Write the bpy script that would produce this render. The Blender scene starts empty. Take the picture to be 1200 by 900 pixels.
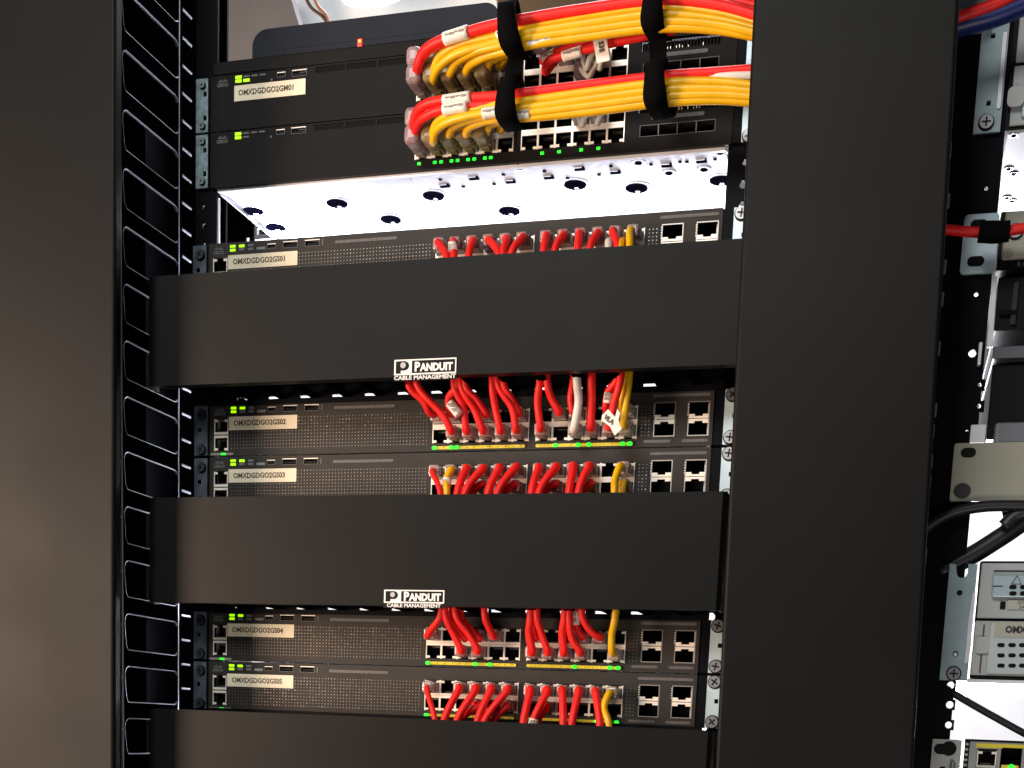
import bpy, bmesh, math, random
from mathutils import Vector, Matrix
random.seed(7)
S = bpy.context.scene
COL = S.collection

# ------------------------------------------------------------------ camera
def _rot(w):
    w = Vector(w); t = w.length
    return Matrix.Rotation(t, 3, w / t)
R3 = _rot((0.14357309848800795, 0.2813640788242123, 0.061545428123036386)) @ Matrix(((1,0,0),(0,0,-1),(0,1,0)))
CAM = Vector((0.5989941640066261, -1.0618620722220278, -0.004849794764247421))
FPX, CX, CY = 1500.0, 598.1, 1079.92
cd = bpy.data.cameras.new('camera'); cam = bpy.data.objects.new('camera', cd); COL.objects.link(cam)
cd.sensor_fit = 'HORIZONTAL'; cd.sensor_width = 36; cd.lens = 36*FPX/1200
cd.shift_x = (600-CX)/1200; cd.shift_y = (CY-450)/1200
cd.clip_start = .01; cd.clip_end = 50
m = Matrix((R3[0], -R3[1], -R3[2])).transposed().to_4x4(); m.translation = CAM
cam.matrix_world = m
S.camera = cam

def at(px, py, Y=0.0):
    """real-world point at depth Y seen at that place of the photograph (used to measure positions)"""
    d = R3.transposed() @ Vector(((px-CX)/FPX, (py-CY)/FPX, 1))
    return CAM + d*((Y-CAM.y)/d.y)

# ------------------------------------------------------------------ world, lamps, exposure
W = bpy.data.worlds.new('World'); S.world = W; W.use_nodes = True
W.node_tree.nodes['Background'].inputs[0].default_value = (.75, .82, 1, 1)
W.node_tree.nodes['Background'].inputs[1].default_value = .06
def area(name, loc, target, sx, sy, power, col):
    l = bpy.data.lights.new(name, 'AREA'); l.shape = 'RECTANGLE'; l.size = sx; l.size_y = sy
    l.energy = power; l.color = col
    o = bpy.data.objects.new(name, l); COL.objects.link(o); o.location = loc
    o.rotation_euler = (Vector(target)-Vector(loc)).to_track_quat('-Z', 'Y').to_euler()
    return o
area('room_ceiling_lamp', (-.25, -2.3, 1.45), (.3, 0, .25), 1.0, .7, 38, (1, 1, .97))
area('low_room_lamp', (.9, -1.9, -1.0), (.3, 0, .25), .9, .5, 12, (1, .93, .84))
area('warm_room_lamp', (-1.05, -1.15, .10), (-.02, 0, .12), .45, .9, 48, (1, .73, .55))
area('rear_aisle_lamp', (.55, .7, 1.75), (.6, 1.3, .5), 1.8, .35, 75, (.93, .95, 1))
area('rear_floor_lamp', (-.15, .95, .05), (.08, .1, .44), 2.5, .5, 230, (.93, .94, 1))
S.view_settings.view_transform = 'Standard'; S.view_settings.look = 'None'
S.view_settings.exposure = 0; S.view_settings.gamma = 1
S.render.engine = 'CYCLES'

# ------------------------------------------------------------------ materials
MATS = {}
def mat(name, col, rough=.5, metal=0, emit=0, noise=0, nscale=60, bump=0, bscale=900, trans=0, ior=1.45, coat=0, spec=.5, rvar=0):
    if name in MATS: return MATS[name]
    M = bpy.data.materials.new(name); M.use_nodes = True; MATS[name] = M
    nt = M.node_tree; b = nt.nodes['Principled BSDF']
    c = (*col, 1)
    b.inputs['Base Color'].default_value = c; b.inputs['Roughness'].default_value = rough
    b.inputs['Metallic'].default_value = metal; b.inputs['IOR'].default_value = ior
    b.inputs['Specular IOR Level'].default_value = spec
    if trans: b.inputs['Transmission Weight'].default_value = trans
    if coat: b.inputs['Coat Weight'].default_value = coat
    if emit:
        b.inputs['Emission Color'].default_value = c; b.inputs['Emission Strength'].default_value = emit
    tc = nt.nodes.new('ShaderNodeTexCoord')
    if noise or rvar:
        n = nt.nodes.new('ShaderNodeTexNoise'); n.inputs['Scale'].default_value = nscale; n.inputs['Detail'].default_value = 6
        nt.links.new(tc.outputs['Object'], n.inputs['Vector'])
        if noise:
            mr = nt.nodes.new('ShaderNodeMapRange'); mr.inputs['From Min'].default_value = .3; mr.inputs['From Max'].default_value = .7
            mr.inputs['To Min'].default_value = 1-noise; mr.inputs['To Max'].default_value = 1+noise
            nt.links.new(n.outputs['Fac'], mr.inputs['Value'])
            mx = nt.nodes.new('ShaderNodeVectorMath'); mx.operation = 'SCALE'; mx.inputs[0].default_value = col
            nt.links.new(mr.outputs[0], mx.inputs['Scale']); nt.links.new(mx.outputs[0], b.inputs['Base Color'])
        if rvar:
            m2 = nt.nodes.new('ShaderNodeMapRange'); m2.inputs['From Min'].default_value = .3; m2.inputs['From Max'].default_value = .7
            m2.inputs['To Min'].default_value = rough-rvar; m2.inputs['To Max'].default_value = rough+rvar
            nt.links.new(n.outputs['Fac'], m2.inputs['Value']); nt.links.new(m2.outputs[0], b.inputs['Roughness'])
    if bump:
        n2 = nt.nodes.new('ShaderNodeTexNoise'); n2.inputs['Scale'].default_value = bscale; n2.inputs['Detail'].default_value = 3
        nt.links.new(tc.outputs['Object'], n2.inputs['Vector'])
        bp = nt.nodes.new('ShaderNodeBump'); bp.inputs['Strength'].default_value = bump; bp.inputs['Distance'].default_value = .0005
        nt.links.new(n2.outputs['Fac'], bp.inputs['Height']); nt.links.new(bp.outputs[0], b.inputs['Normal'])
    return M
COVER = mat('cover_black', (.0056, .0058, .0058), .44, spec=.13, noise=.08, nscale=9, bump=.16, bscale=2600, rvar=.04)
BEZ   = mat('bezel_charcoal', (.027, .0238, .0210), .5, spec=.22, noise=.12, nscale=40, bump=.25, bscale=1200)
BEZT  = mat('bezel_black', (.0085, .0080, .0078), .5, spec=.10, noise=.12, nscale=40, bump=.2, bscale=1200)
DARK  = mat('cavity_black', (.0015, .0015, .0018), .7, spec=.15)
GLOSS = mat('finger_plastic', (.0012, .0012, .0020), .5, spec=.0, rvar=.05, nscale=30)
RAIL  = mat('rail_black', (.0022, .0026, .0042), .5, spec=.08, noise=.2, nscale=50)
SHIELD= mat('port_shield_metal', (.95, .87, .76), .4, .2, noise=.08, nscale=300)
LINER = mat('cage_liner_metal', (.35, .31, .28), .4, .8)
GALV  = mat('galvanized_steel', (.88, .89, .94), .42, .6, noise=.06, nscale=22, rvar=.06)
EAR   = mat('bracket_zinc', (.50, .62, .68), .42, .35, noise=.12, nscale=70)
EAR2  = mat('bracket_shaded_zinc', (.31, .40, .43), .42, .3, noise=.15, nscale=50)  # bracket zinc coloured darker for the dimmer right-hand rack
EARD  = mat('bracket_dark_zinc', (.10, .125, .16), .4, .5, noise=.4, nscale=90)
SCREW = mat('screw_steel', (.30, .30, .31), .42, .95)
LABEL = mat('label_paper', (.88, .78, .58), .6, noise=.05, nscale=90)
INK   = mat('label_ink', (.10, .075, .05), .7)
PRINT = mat('silkscreen_grey', (.16, .16, .16), .6)
CAPS  = mat('caption_grey', (.085, .08, .078), .5, noise=.3, nscale=700)
LEDG  = mat('led_yellow_green', (.42, 1, .0), .4, emit=1.0)
LEDC  = mat('led_green', (.02, .9, .03), .4, emit=1.3)
LEDR  = mat('led_red', (1, .02, .005), .4, emit=1.6)
LEDO  = mat('led_orange', (1, .35, .03), .4, emit=3)
STRIP = mat('led_window_yellow', (.62, .52, .03), .35, noise=.2, nscale=300)
RED   = mat('cable_red', (.78, .016, .014), .46, spec=.35, noise=.12, nscale=90, bump=.2, bscale=600)
YEL   = mat('cable_yellow', (.76, .41, .003), .36, noise=.08, nscale=90, bump=.15, bscale=600)
WHI   = mat('cable_white', (.62, .60, .55), .42, noise=.08, nscale=90)
WRAP  = mat('cable_wrap_paper', (.80, .76, .68), .5, noise=.12, nscale=300)
CLEAR = mat('plug_clear_plastic', (.80, .72, .72), .16, trans=.75, ior=1.4)
PRED  = mat('plug_tinted_plastic', (.62, .42, .40), .2, trans=.6, ior=1.4)
PYEL  = mat('plug_amber_plastic', (.30, .22, .11), .22, trans=.35, ior=1.4, noise=.3, nscale=150)
PSMK  = mat('boot_smoky_plastic', (.42, .31, .32), .2, trans=.4, ior=1.4, noise=.25, nscale=150)
EDGE  = mat('edge_highlight', (.30, .32, .39), .4, .1)  # pale colour stands in for highlights on finger and spine edges
VELC  = mat('velcro_black', (.0035, .0035, .004), .95, bump=1, bscale=2500, spec=.05)
WHITE = mat('badge_white', (.78, .78, .76), .5, noise=.05, nscale=300)
BLK   = mat('badge_black', (.005, .005, .005), .5, spec=.15)
BEIGE = mat('beige_paint', (.33, .315, .25), .5, noise=.05, nscale=40)
GREYP = mat('pale_grey_plastic', (.42, .44, .43), .5, noise=.06, nscale=40)
BLUEG = mat('blue_grey_metal', (.42, .53, .58), .4, .3, noise=.08, nscale=50)
WALLM = mat('white_wall_paint', (.82, .83, .85), .8, noise=.03, nscale=4)
GREYW = mat('grey_partition', (.13, .123, .125), .8, noise=.2, nscale=6)
BROWN = mat('brown_board', (.09, .058, .028), .7, noise=.12, nscale=8)
NAVY  = mat('router_plastic', (.010, .0125, .021), .42, spec=.12, noise=.1, nscale=30, bump=.2)
COPPER= mat('brown_wire', (.30, .15, .08), .45)
BLUEC = mat('cable_blue', (.005, .015, .12), .4)
BLKC  = mat('cable_black', (.012, .012, .014), .45)
YTAB  = mat('yellow_print', (.72, .58, .04), .5)
CHASS = mat('chassis_grey', (.45, .45, .47), .45, .5, noise=.08, nscale=30)

# ------------------------------------------------------------------ mesh helpers (origin-relative, metres)
class MB:
    def __init__(s): s.bm = bmesh.new(); s.mats = []
    def mi(s, m):
        if m not in s.mats: s.mats.append(m)
        return s.mats.index(m)
    def box(s, x0, x1, y0, y1, z0, z1, m, bev=0, seg=2):
        r = bmesh.ops.create_cube(s.bm, size=1)
        vs = r['verts']
        for v in vs:
            v.co = Vector(((x0+x1)/2+v.co.x*(x1-x0), (y0+y1)/2+v.co.y*(y1-y0), (z0+z1)/2+v.co.z*(z1-z0)))
        i = s.mi(m); fs = set(f for v in vs for f in v.link_faces)
        for f in fs: f.material_index = i
        if bev:
            es = list(set(e for v in vs for e in v.link_edges))
            r = bmesh.ops.bevel(s.bm, geom=es, offset=bev, segments=seg, affect='EDGES', profile=.5)
            for f in r['faces']: f.material_index = i
        return s
    def plate(s, x0, x1, z0, z1, y0, y1, holes, m):
        """flat plate in the XZ plane with rectangular holes (x0,x1,z0,z1)"""
        xs = sorted({x0, x1, *[min(max(h[i], x0), x1) for h in holes for i in (0, 1)]})
        zs = sorted({z0, z1, *[min(max(h[i], z0), z1) for h in holes for i in (2, 3)]})
        nx, nz = len(xs)-1, len(zs)-1
        sol = [[not any(h[0] < (xs[i]+xs[i+1])/2 < h[1] and h[2] < (zs[j]+zs[j+1])/2 < h[3] for h in holes) for j in range(nz)] for i in range(nx)]
        V = {}
        def v(i, j, k):
            if (i, j, k) not in V: V[i, j, k] = s.bm.verts.new((xs[i], (y0, y1)[k], zs[j]))
            return V[i, j, k]
        mi = s.mi(m)
        def F(*a):
            f = s.bm.faces.new(a); f.material_index = mi
        for i in range(nx):
            for j in range(nz):
                if not sol[i][j]: continue
                F(v(i,j,0), v(i+1,j,0), v(i+1,j+1,0), v(i,j+1,0))
                F(v(i,j,1), v(i,j+1,1), v(i+1,j+1,1), v(i+1,j,1))
                if i == 0 or not sol[i-1][j]: F(v(i,j,0), v(i,j+1,0), v(i,j+1,1), v(i,j,1))
                if i == nx-1 or not sol[i+1][j]: F(v(i+1,j,0), v(i+1,j,1), v(i+1,j+1,1), v(i+1,j+1,0))
                if j == 0 or not sol[i][j-1]: F(v(i,j,0), v(i,j,1), v(i+1,j,1), v(i+1,j,0))
                if j == nz-1 or not sol[i][j+1]: F(v(i,j+1,0), v(i+1,j+1,0), v(i+1,j+1,1), v(i,j+1,1))
        return s
    def ring(s, cx, cz, hw, r, y0, y1, m, n=16):
        """square filler with a round hole"""
        i = s.mi(m); L = []
        for y in (y0, y1):
            o_, i_ = [], []
            for k in range(n):
                a = 2*math.pi*k/n; c, q = math.cos(a), math.sin(a); f = hw/max(abs(c), abs(q))
                o_.append(s.bm.verts.new((cx+c*f, y, cz+q*f))); i_.append(s.bm.verts.new((cx+c*r, y, cz+q*r)))
            L.append((o_, i_))
        for k in range(n):
            j = (k+1) % n
            for q in ((L[0][0][k], L[0][0][j], L[0][1][j], L[0][1][k]), (L[1][0][j], L[1][0][k], L[1][1][k], L[1][1][j]), (L[0][1][k], L[0][1][j], L[1][1][j], L[1][1][k])):
                s.bm.faces.new(q).material_index = i
        return s
    def prism(s, pts, y0, y1, m, axis='y'):
        """closed outline (a,b) extruded; axis y: pts are (x,z); axis x: pts are (y,z); axis z: pts are (x,y)"""
        def P(a, b, t): return {'y': (a, t, b), 'x': (t, a, b), 'z': (a, b, t)}[axis]
        A = [s.bm.verts.new(P(a, b, y0)) for a, b in pts]; B = [s.bm.verts.new(P(a, b, y1)) for a, b in pts]
        i = s.mi(m); n = len(pts); fs = [s.bm.faces.new(A), s.bm.faces.new(B[::-1])]
        for k in range(n): fs.append(s.bm.faces.new((A[k], B[k], B[(k+1) % n], A[(k+1) % n])))
        for f in fs: f.material_index = i
        bmesh.ops.recalc_face_normals(s.bm, faces=fs)
        return s
    def disc(s, c, r, depth, m, n=20, axis='y', rx=None):
        rx = rx or r
        pts = [(c[0]+rx*math.cos(2*math.pi*k/n), (c[2] if axis == 'y' else c[1])+r*math.sin(2*math.pi*k/n)) for k in range(n)]
        if axis == 'y': return s.prism(pts, c[1], c[1]+depth, m)
        return s.prism(pts, c[2], c[2]+depth, m, 'z')
    def tube(s, pts, r, m, n=10, sub=6, cap=True):
        P = spline(pts, sub); rings = []; up = None
        for k, p in enumerate(P):
            t = (P[min(k+1, len(P)-1)]-P[max(k-1, 0)]).normalized()
            if up is None:
                up = Vector((0, 0, 1)) if abs(t.z) < .9 else Vector((1, 0, 0))
            a = (up - t*up.dot(t)).normalized(); b = t.cross(a); up = a
            rr = r(k/(len(P)-1)) if callable(r) else r
            rings.append([s.bm.verts.new(p+rr*(a*math.cos(2*math.pi*j/n)+b*math.sin(2*math.pi*j/n))) for j in range(n)])
        i = s.mi(m)
        for A, B in zip(rings, rings[1:]):
            for j in range(n):
                f = s.bm.faces.new((A[j], A[(j+1) % n], B[(j+1) % n], B[j])); f.material_index = i; f.smooth = True
        if cap:
            f = s.bm.faces.new(rings[0][::-1]); f.material_index = i
            f = s.bm.faces.new(rings[-1]); f.material_index = i
        return s
    def mesh(s, name):
        me = bpy.data.meshes.new(name); s.bm.to_mesh(me); s.bm.free()
        for m in s.mats: me.materials.append(m)
        return me
    def build(s, name, parent=None, loc=None):
        return link(name, s.mesh(name), parent, loc)
def spline(pts, sub):
    P = [Vector(p) for p in pts]
    if len(P) < 3: return P
    out = []
    for i in range(len(P)-1):
        a = P[i-1] if i else P[0]*2-P[1]; b, c = P[i], P[i+1]; d = P[i+2] if i+2 < len(P) else P[-1]*2-P[-2]
        for k in range(sub):
            t = k/sub
            out.append(.5*((2*b)+(c-a)*t+(2*a-5*b+4*c-d)*t*t+(3*b-a-3*c+d)*t**3))
    out.append(P[-1]); return out
def link(name, data, parent=None, loc=None):
    o = bpy.data.objects.new(name, data); COL.objects.link(o)
    if parent: o.parent = parent
    if loc is not None: o.location = loc
    return o
def tag(o, label=None, cat=None, group=None, kind=None):
    if label: o['label'] = label
    if cat: o['category'] = cat
    if group: o['group'] = group
    if kind: o['kind'] = kind
    return o
def thing(name, label, cat, loc=(0, 0, 0), group=None):
    o = bpy.data.objects.new(name, None); COL.objects.link(o); o.location = loc; o.empty_display_size = .01
    return tag(o, label, cat, group)
def text(name, s, size, x, y, z, m, parent=None, ax='CENTER', sx=1, bold=0, thick=.0001, rz=0):
    cu = bpy.data.curves.new('t', 'FONT'); cu.body = s; cu.size = size; cu.align_x = ax; cu.align_y = 'CENTER'
    cu.extrude = thick; cu.offset = bold; cu.resolution_u = 2
    o = bpy.data.objects.new('t', cu); COL.objects.link(o)
    bpy.context.view_layer.update()
    me = bpy.data.meshes.new_from_object(o.evaluated_get(bpy.context.evaluated_depsgraph_get()))
    bpy.data.objects.remove(o); me.name = name
    me.materials.clear(); me.materials.append(m)
    me.transform(Matrix.Translation((x, y, z)) @ Matrix.Rotation(rz, 4, 'Y') @ Matrix.Rotation(math.pi/2, 4, 'X') @ Matrix.Diagonal((sx, 1, 1, 1)))
    return link(name, me, parent)
def local(o, m):   # shift a mesh so that its parent's location is respected
    pass

U = .04445
ORD = ['first', 'second', 'third', 'fourth', 'fifth', 'sixth', 'seventh', 'eighth', 'ninth', 'tenth', 'eleventh', 'twelfth']
MM = .001

# ------------------------------------------------------------------ the setting behind
w = MB().box(-4, 5, 1.5, 1.52, -1.5, 3, WALLM).build('rear_wall')
tag(w, 'bright white wall seen through the gaps behind the racks', 'wall')
def board(name, pts, Y, th, m, label, cat):
    P = [at(x, y, Y) for x, y in pts]
    o = MB().prism([(p.x, p.z) for p in P], Y, Y+th, m).build(name)
    return tag(o, label, cat)
board('partition', [(120, 170), (120, -40), (329, -40), (352, 34), (352, 170)], .62, .02, GREYW, 'dull grey partition beside the black upright, top left', 'partition')
board('storage_board', [(562, -30), (622, 62), (622, 130), (900, 130), (900, -40)], .62, .02, BROWN, 'brown board behind the upper cable bundle', 'board')
board('white_board', [(322, -60), (357, 44), (357, 120), (627, 120), (627, 72), (568, -60)], .70, .02, mat('white_board_paint', (.66, .68, .67), .6, noise=.02, nscale=5), 'off-white panel behind the small black router', 'panel')
P = at(428, 0, .6)
o = MB().disc((P.x, .60, P.z+.0235), .018, .03, mat('pale_blue_plastic', (.22, .28, .38), .5), 32, 'y', rx=.048).build('paper_roll')
tag(o, 'pale blue rounded object at the top edge above the router', 'object')
for k, q in enumerate([[(352, -20), (364, 8), (383, 26), (386, 60)], [(363, -20), (372, 6), (384, 22), (388, 60)]]):
    o = MB().tube([at(x, y, .45) for x, y in q], .0022, COPPER if k else mat('dark_wire', (.05, .03, .02), .5)).build('thin_wire')
    tag(o, ['thin dark brown wire, left of the two behind the router', 'thin copper coloured wire, right of the two behind the router'][k], 'wire')

# ------------------------------------------------------------------ rack uprights
def upright(x0, x1, y, hs, z0, z1, label, gx=None):
    t = thing('rack_upright', label, 'rack rail', (0, 0, 0))
    H = .0040; b = MB()
    b.plate(x0, x1, z0, z1, y, y+.0025, [(x-H, x+H, z-H, z+H) for x, z, r in hs], RAIL)
    for x, z, r in hs: b.ring(x, z, H, r, y, y+.0025, RAIL)
    b.build('rail_face', t)
    return t
def holes_at(lst, y=.0035): return [(at(a, c, y).x, at(a, c, y).z, r) for a, c, r in lst]
t = upright(-.0175, .0030, .0035, holes_at([(239, 243, .0016), (239.5, 265, .0022), (240, 287, .0016), (240, 459, .0022)]), -.12, .90, 'black square-holed rack upright left of the switches')
t = upright(.4435, .476, .0035, holes_at([(873, 190, .0022), (871, 216, .0030), (870, 241, .0030), (846, 462, .0032), (833, 723, .0034), (823, 853, .0034)]), -.12, .90, 'black square-holed rack upright right of the switches')
MB().box(.4765, .479, .0036, .10, -.12, .90, RAIL).build('rail_flange', t)
# dark side panels inside the rack and the rear upright
o = MB().box(-.1, -.096, .05, .20, -.2, .54, RAIL).build('side_panel'); tag(o, 'black inner side panel of the rack on the left', 'panel')
o = MB().box(.50, .504, .12, .62, -.2, .62, RAIL).build('side_panel'); tag(o, 'black inner side panel of the rack on the right', 'panel')
t = thing('rear_rail', 'dark perforated rear rail inside the rack on the left', 'rack rail')
MB().plate(-.092, -.038, -.15, .53, .150, .153, [(-.0470, -.0430, i*.0296+.012, i*.0296+.016) for i in range(-4, 19)], RAIL).build('rail_face', t)
# white light slot beside the upright: pale strip stands in for light through the gap
z0, z1 = at(256, 284).z, at(256, 230).z
o = MB().box(.0042, .0056, .0035, .0050, z0, z1, mat('gap_light_white', (.8, .8, .85), .3, .8)).build('slot_light_strip')
tag(o, 'thin pale strip standing in for light beside the empty slot, left', 'light strip')

# ------------------------------------------------------------------ port meshes
def port_mesh(up):
    """one RJ45 socket cell 14.1 x 13.1 mm, latch notch at the bottom (or top when up)"""
    b = MB(); w = .01405/2; h = .01305/2; s = -1 if up else 1
    def bx(x0, x1, z0, z1, y0=-.0006, y1=.009, m=SHIELD):
        za, zb = sorted((s*z0, s*z1)); b.box(x0, x1, y0, y1, za, zb, m)
    bx(-w, w, h-.0020, h, y1=.0006)
    bx(-w, -w+.0008, -h, h-.0021, y1=.0006); bx(w-.0008, w, -h, h-.0021, y1=.0006)
    bx(-w, w, h-.0019, h, .0007, .009, DARK); bx(-w, -w+.0008, -h, h-.0020, .0007, .009, DARK); bx(w-.0008, w, -h, h-.0020, .0007, .009, DARK); bx(-w+.0009, w-.0009, -h, -h+.0005, .0007, .009, DARK)
    bx(-w+.0009, -w+.0037, -h+.0006, -h+.0024, y1=.0008); bx(w-.0037, w-.0009, -h+.0006, -h+.0024, y1=.0008)
    bx(-w+.0037, w-.0037, -h, -h+.0005, .001)
    b.box(-w, w, .0092, .0102, -h, h, DARK)
    for k in range(8):   # spring contacts
        x = -.0036+k*.00103
        bx(x-.0002, x+.0002, h-.0036, h-.0024, .005, .0085, LINER)
    return b.mesh('ethernet_port')
PUP, PDN = port_mesh(True), port_mesh(False)
def sfp_mesh():
    b = MB(); w = .0172/2; h = .0264/2
    for a in ((-w, w, h-.0007, h), (-w, w, -h, -h+.0007), (-w, -w+.0007, -h+.0008, h-.0008), (w-.0007, w, -h+.0008, h-.0008)):
        b.box(a[0], a[1], -.0008, .0004, a[2], a[3], LINER); b.box(a[0], a[1], .0005, .02, a[2], a[3], DARK)
    for s in (1, -1):
        z0, z1 = sorted((s*.0003, s*.0018)); b.box(-w+.0008, w-.0008, -.0011, .0006, z0, z1, SHIELD)
        z0, z1 = sorted((s*.0019, s*.0034))
        b.box(-w+.0008, -.0032, -.0011, .0006, z0, z1, SHIELD); b.box(.0032, w-.0008, -.0011, .0006, z0, z1, SHIELD)
    for k in range(5):
        b.box(-w-.0005, -w+.0003, -.0012, -.0005, .0025+k*.002, .0032+k*.002, SHIELD)
    b.box(-w, w, .0202, .0206, -h, h, DARK)
    return b.mesh('transceiver_cage')
SFP = sfp_mesh()
def usb_mesh(w=.0135, h=.0052):
    b = MB(); w /= 2; h /= 2
    b.box(-w, w, -.0004, .0006, h-.0006, h, SHIELD); b.box(-w, w, -.0004, .0006, -h, -h+.0003, PRINT)
    b.box(-w, -w+.0003, -.0004, .0006, -h+.0005, h-.0007, PRINT); b.box(w-.0003, w, -.0004, .0006, -h+.0005, h-.0007, PRINT)
    b.box(-w+.001, w-.001, .001, .0061, -.0011, .0003, BLK); b.box(-w, w, .0062, .0066, -h, h, DARK)
    return b.mesh('usb_port')
USB = usb_mesh(); MUSB = usb_mesh(.0078, .0040)
def screw_mesh():
    b = MB(); b.disc((0, -.0012, 0), .0056, .0014, BLK, 24); b.disc((0, -.0026, 0), .0047, .0016, SCREW, 24)
    b.box(-.0032, .0032, -.00275, -.0024, -.0006, .0006, BLK); b.box(-.0006, .0006, -.00275, -.0024, -.0032, -.00065, BLK); b.box(-.0006, .0006, -.00275, -.0024, .00065, .0032, BLK)
    return b.mesh('screw')
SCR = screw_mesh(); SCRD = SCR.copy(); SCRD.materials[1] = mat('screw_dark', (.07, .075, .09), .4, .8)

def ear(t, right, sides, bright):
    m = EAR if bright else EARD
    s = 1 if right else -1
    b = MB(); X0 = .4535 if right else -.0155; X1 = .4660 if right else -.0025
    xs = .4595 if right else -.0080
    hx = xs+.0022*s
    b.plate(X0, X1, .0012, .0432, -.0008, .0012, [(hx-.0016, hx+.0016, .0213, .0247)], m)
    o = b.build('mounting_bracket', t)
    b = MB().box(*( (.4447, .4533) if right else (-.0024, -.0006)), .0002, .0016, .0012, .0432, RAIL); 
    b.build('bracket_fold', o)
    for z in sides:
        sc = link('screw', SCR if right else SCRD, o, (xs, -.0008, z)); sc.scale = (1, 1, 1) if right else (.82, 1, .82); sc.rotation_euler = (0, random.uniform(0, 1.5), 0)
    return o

def cisco_mark(t, x, z):
    b = MB()
    for k in range(9):
        h = (.0009, .0014, .0022, .0014, .0009, .0014, .0022, .0014, .0009)[k]
        b.box(x-.0040+k*.001, x-.0040+k*.001+.0005, -.0011, -.0009, z-h*.2, z+h, PRINT)
    b.build('emblem', t)
    text('emblem_text', 'CISCO', .0036, x, -.001, z-.0026, PRINT, t, bold=.0001)
def sticker(t, x0, x1, z0, z1, s, y=-.0012, sz=.0062, tilt=0):
    e = MB().box(x0, x1, y-.0003, y, z0, z1, LABEL).build('name_label', t)
    text('label_text', s, sz, (x0+x1)/2-.003, y-.0005, (z0+z1)/2, INK, e, sx=.92, bold=.00012)
    return e
def rounded(x0, x1, z0, z1, r=None, n=6):
    r = r or min(x1-x0, z1-z0)/2*.98; P = []
    for cx, cz, a in ((x1-r, z1-r, 0), (x0+r, z1-r, 90), (x0+r, z0+r, 180), (x1-r, z0+r, 270)):
        for k in range(n+1):
            t_ = math.radians(a+90*k/n); P.append((cx+r*math.cos(t_), cz+r*math.sin(t_)))
    return P
def caption(t, x0, x1, z0, z1):
    e = MB().prism(rounded(x0, x1, z0, z1), -.00115, -.0009, CAPS).build('caption_plate', t)
    return e

# ------------------------------------------------------------------ access switches (five, lower)
GX1, GX2, PP = .2093, .2996, .0141
def port_xyz(n, col, row, top=False):
    dx = SWDX.get(n, 0)
    zb = (11-n)*U
    if n < 2: x = (.1865 if col < 6 else .2772)+PP*(col % 6+.5); zc = .0216
    else: x = (GX1 if col < 6 else GX2)+PP*(col % 6+.5); zc = .0201
    return Vector((x+dx, 0, zb+zc+(.0066 if row else -.0066)))
SWDX = {3: -.002}
SWH = .0438
def leds(t, lst, m, w=.0052, h=.0021, name='status_led'):
    for x, z in lst:
        MB().box(x-w/2, x+w/2, -.0014, -.0006, z-h/2, z+h/2, m, .0003, 1).build(name, t)
def grille(n, x0, x1, z0, z1):
    b = MB(); i = b.mi(mat('grille_metal', (.20, .175, .155), .38, .85)); rnd = random.Random(n)
    px, pz = .00295, .00275
    nx = int((x1-x0)/px); nz = int((z1-z0)/pz)
    for a in range(nx):
        for c in range(nz):
            x = x0+(a+.5)*px; z = z0+(c+.5)*pz; tx = rnd.uniform(-.07, .07); tz = rnd.uniform(-.1, .1)
            vs = [b.bm.verts.new((x+.00052*math.cos(q), -.00115+.00052*(math.cos(q)*tx+math.sin(q)*tz), z+.00052*math.sin(q))) for q in (0, 1.047, 2.094, 3.1416, 4.189, 5.236)]
            f = b.bm.faces.new(vs); f.material_index = i
    return b
def body_shell(t, mf, depth=.30):
    # chassis: separate sheets so that the cavities stay open
    b = MB()
    b.box(.004, .441, .004, depth, .0011, .0021, GALV); b.box(.004, .441, .004, depth, .0417, .0427, CHASS)
    b.box(.004, .005, .004, depth, .0022, .0416, CHASS); b.box(.440, .441, .004, depth, .0022, .0416, CHASS)
    b.box(.005, .440, depth-.001, depth, .0022, .0416, CHASS)
    return b.build('chassis', t)
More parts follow.
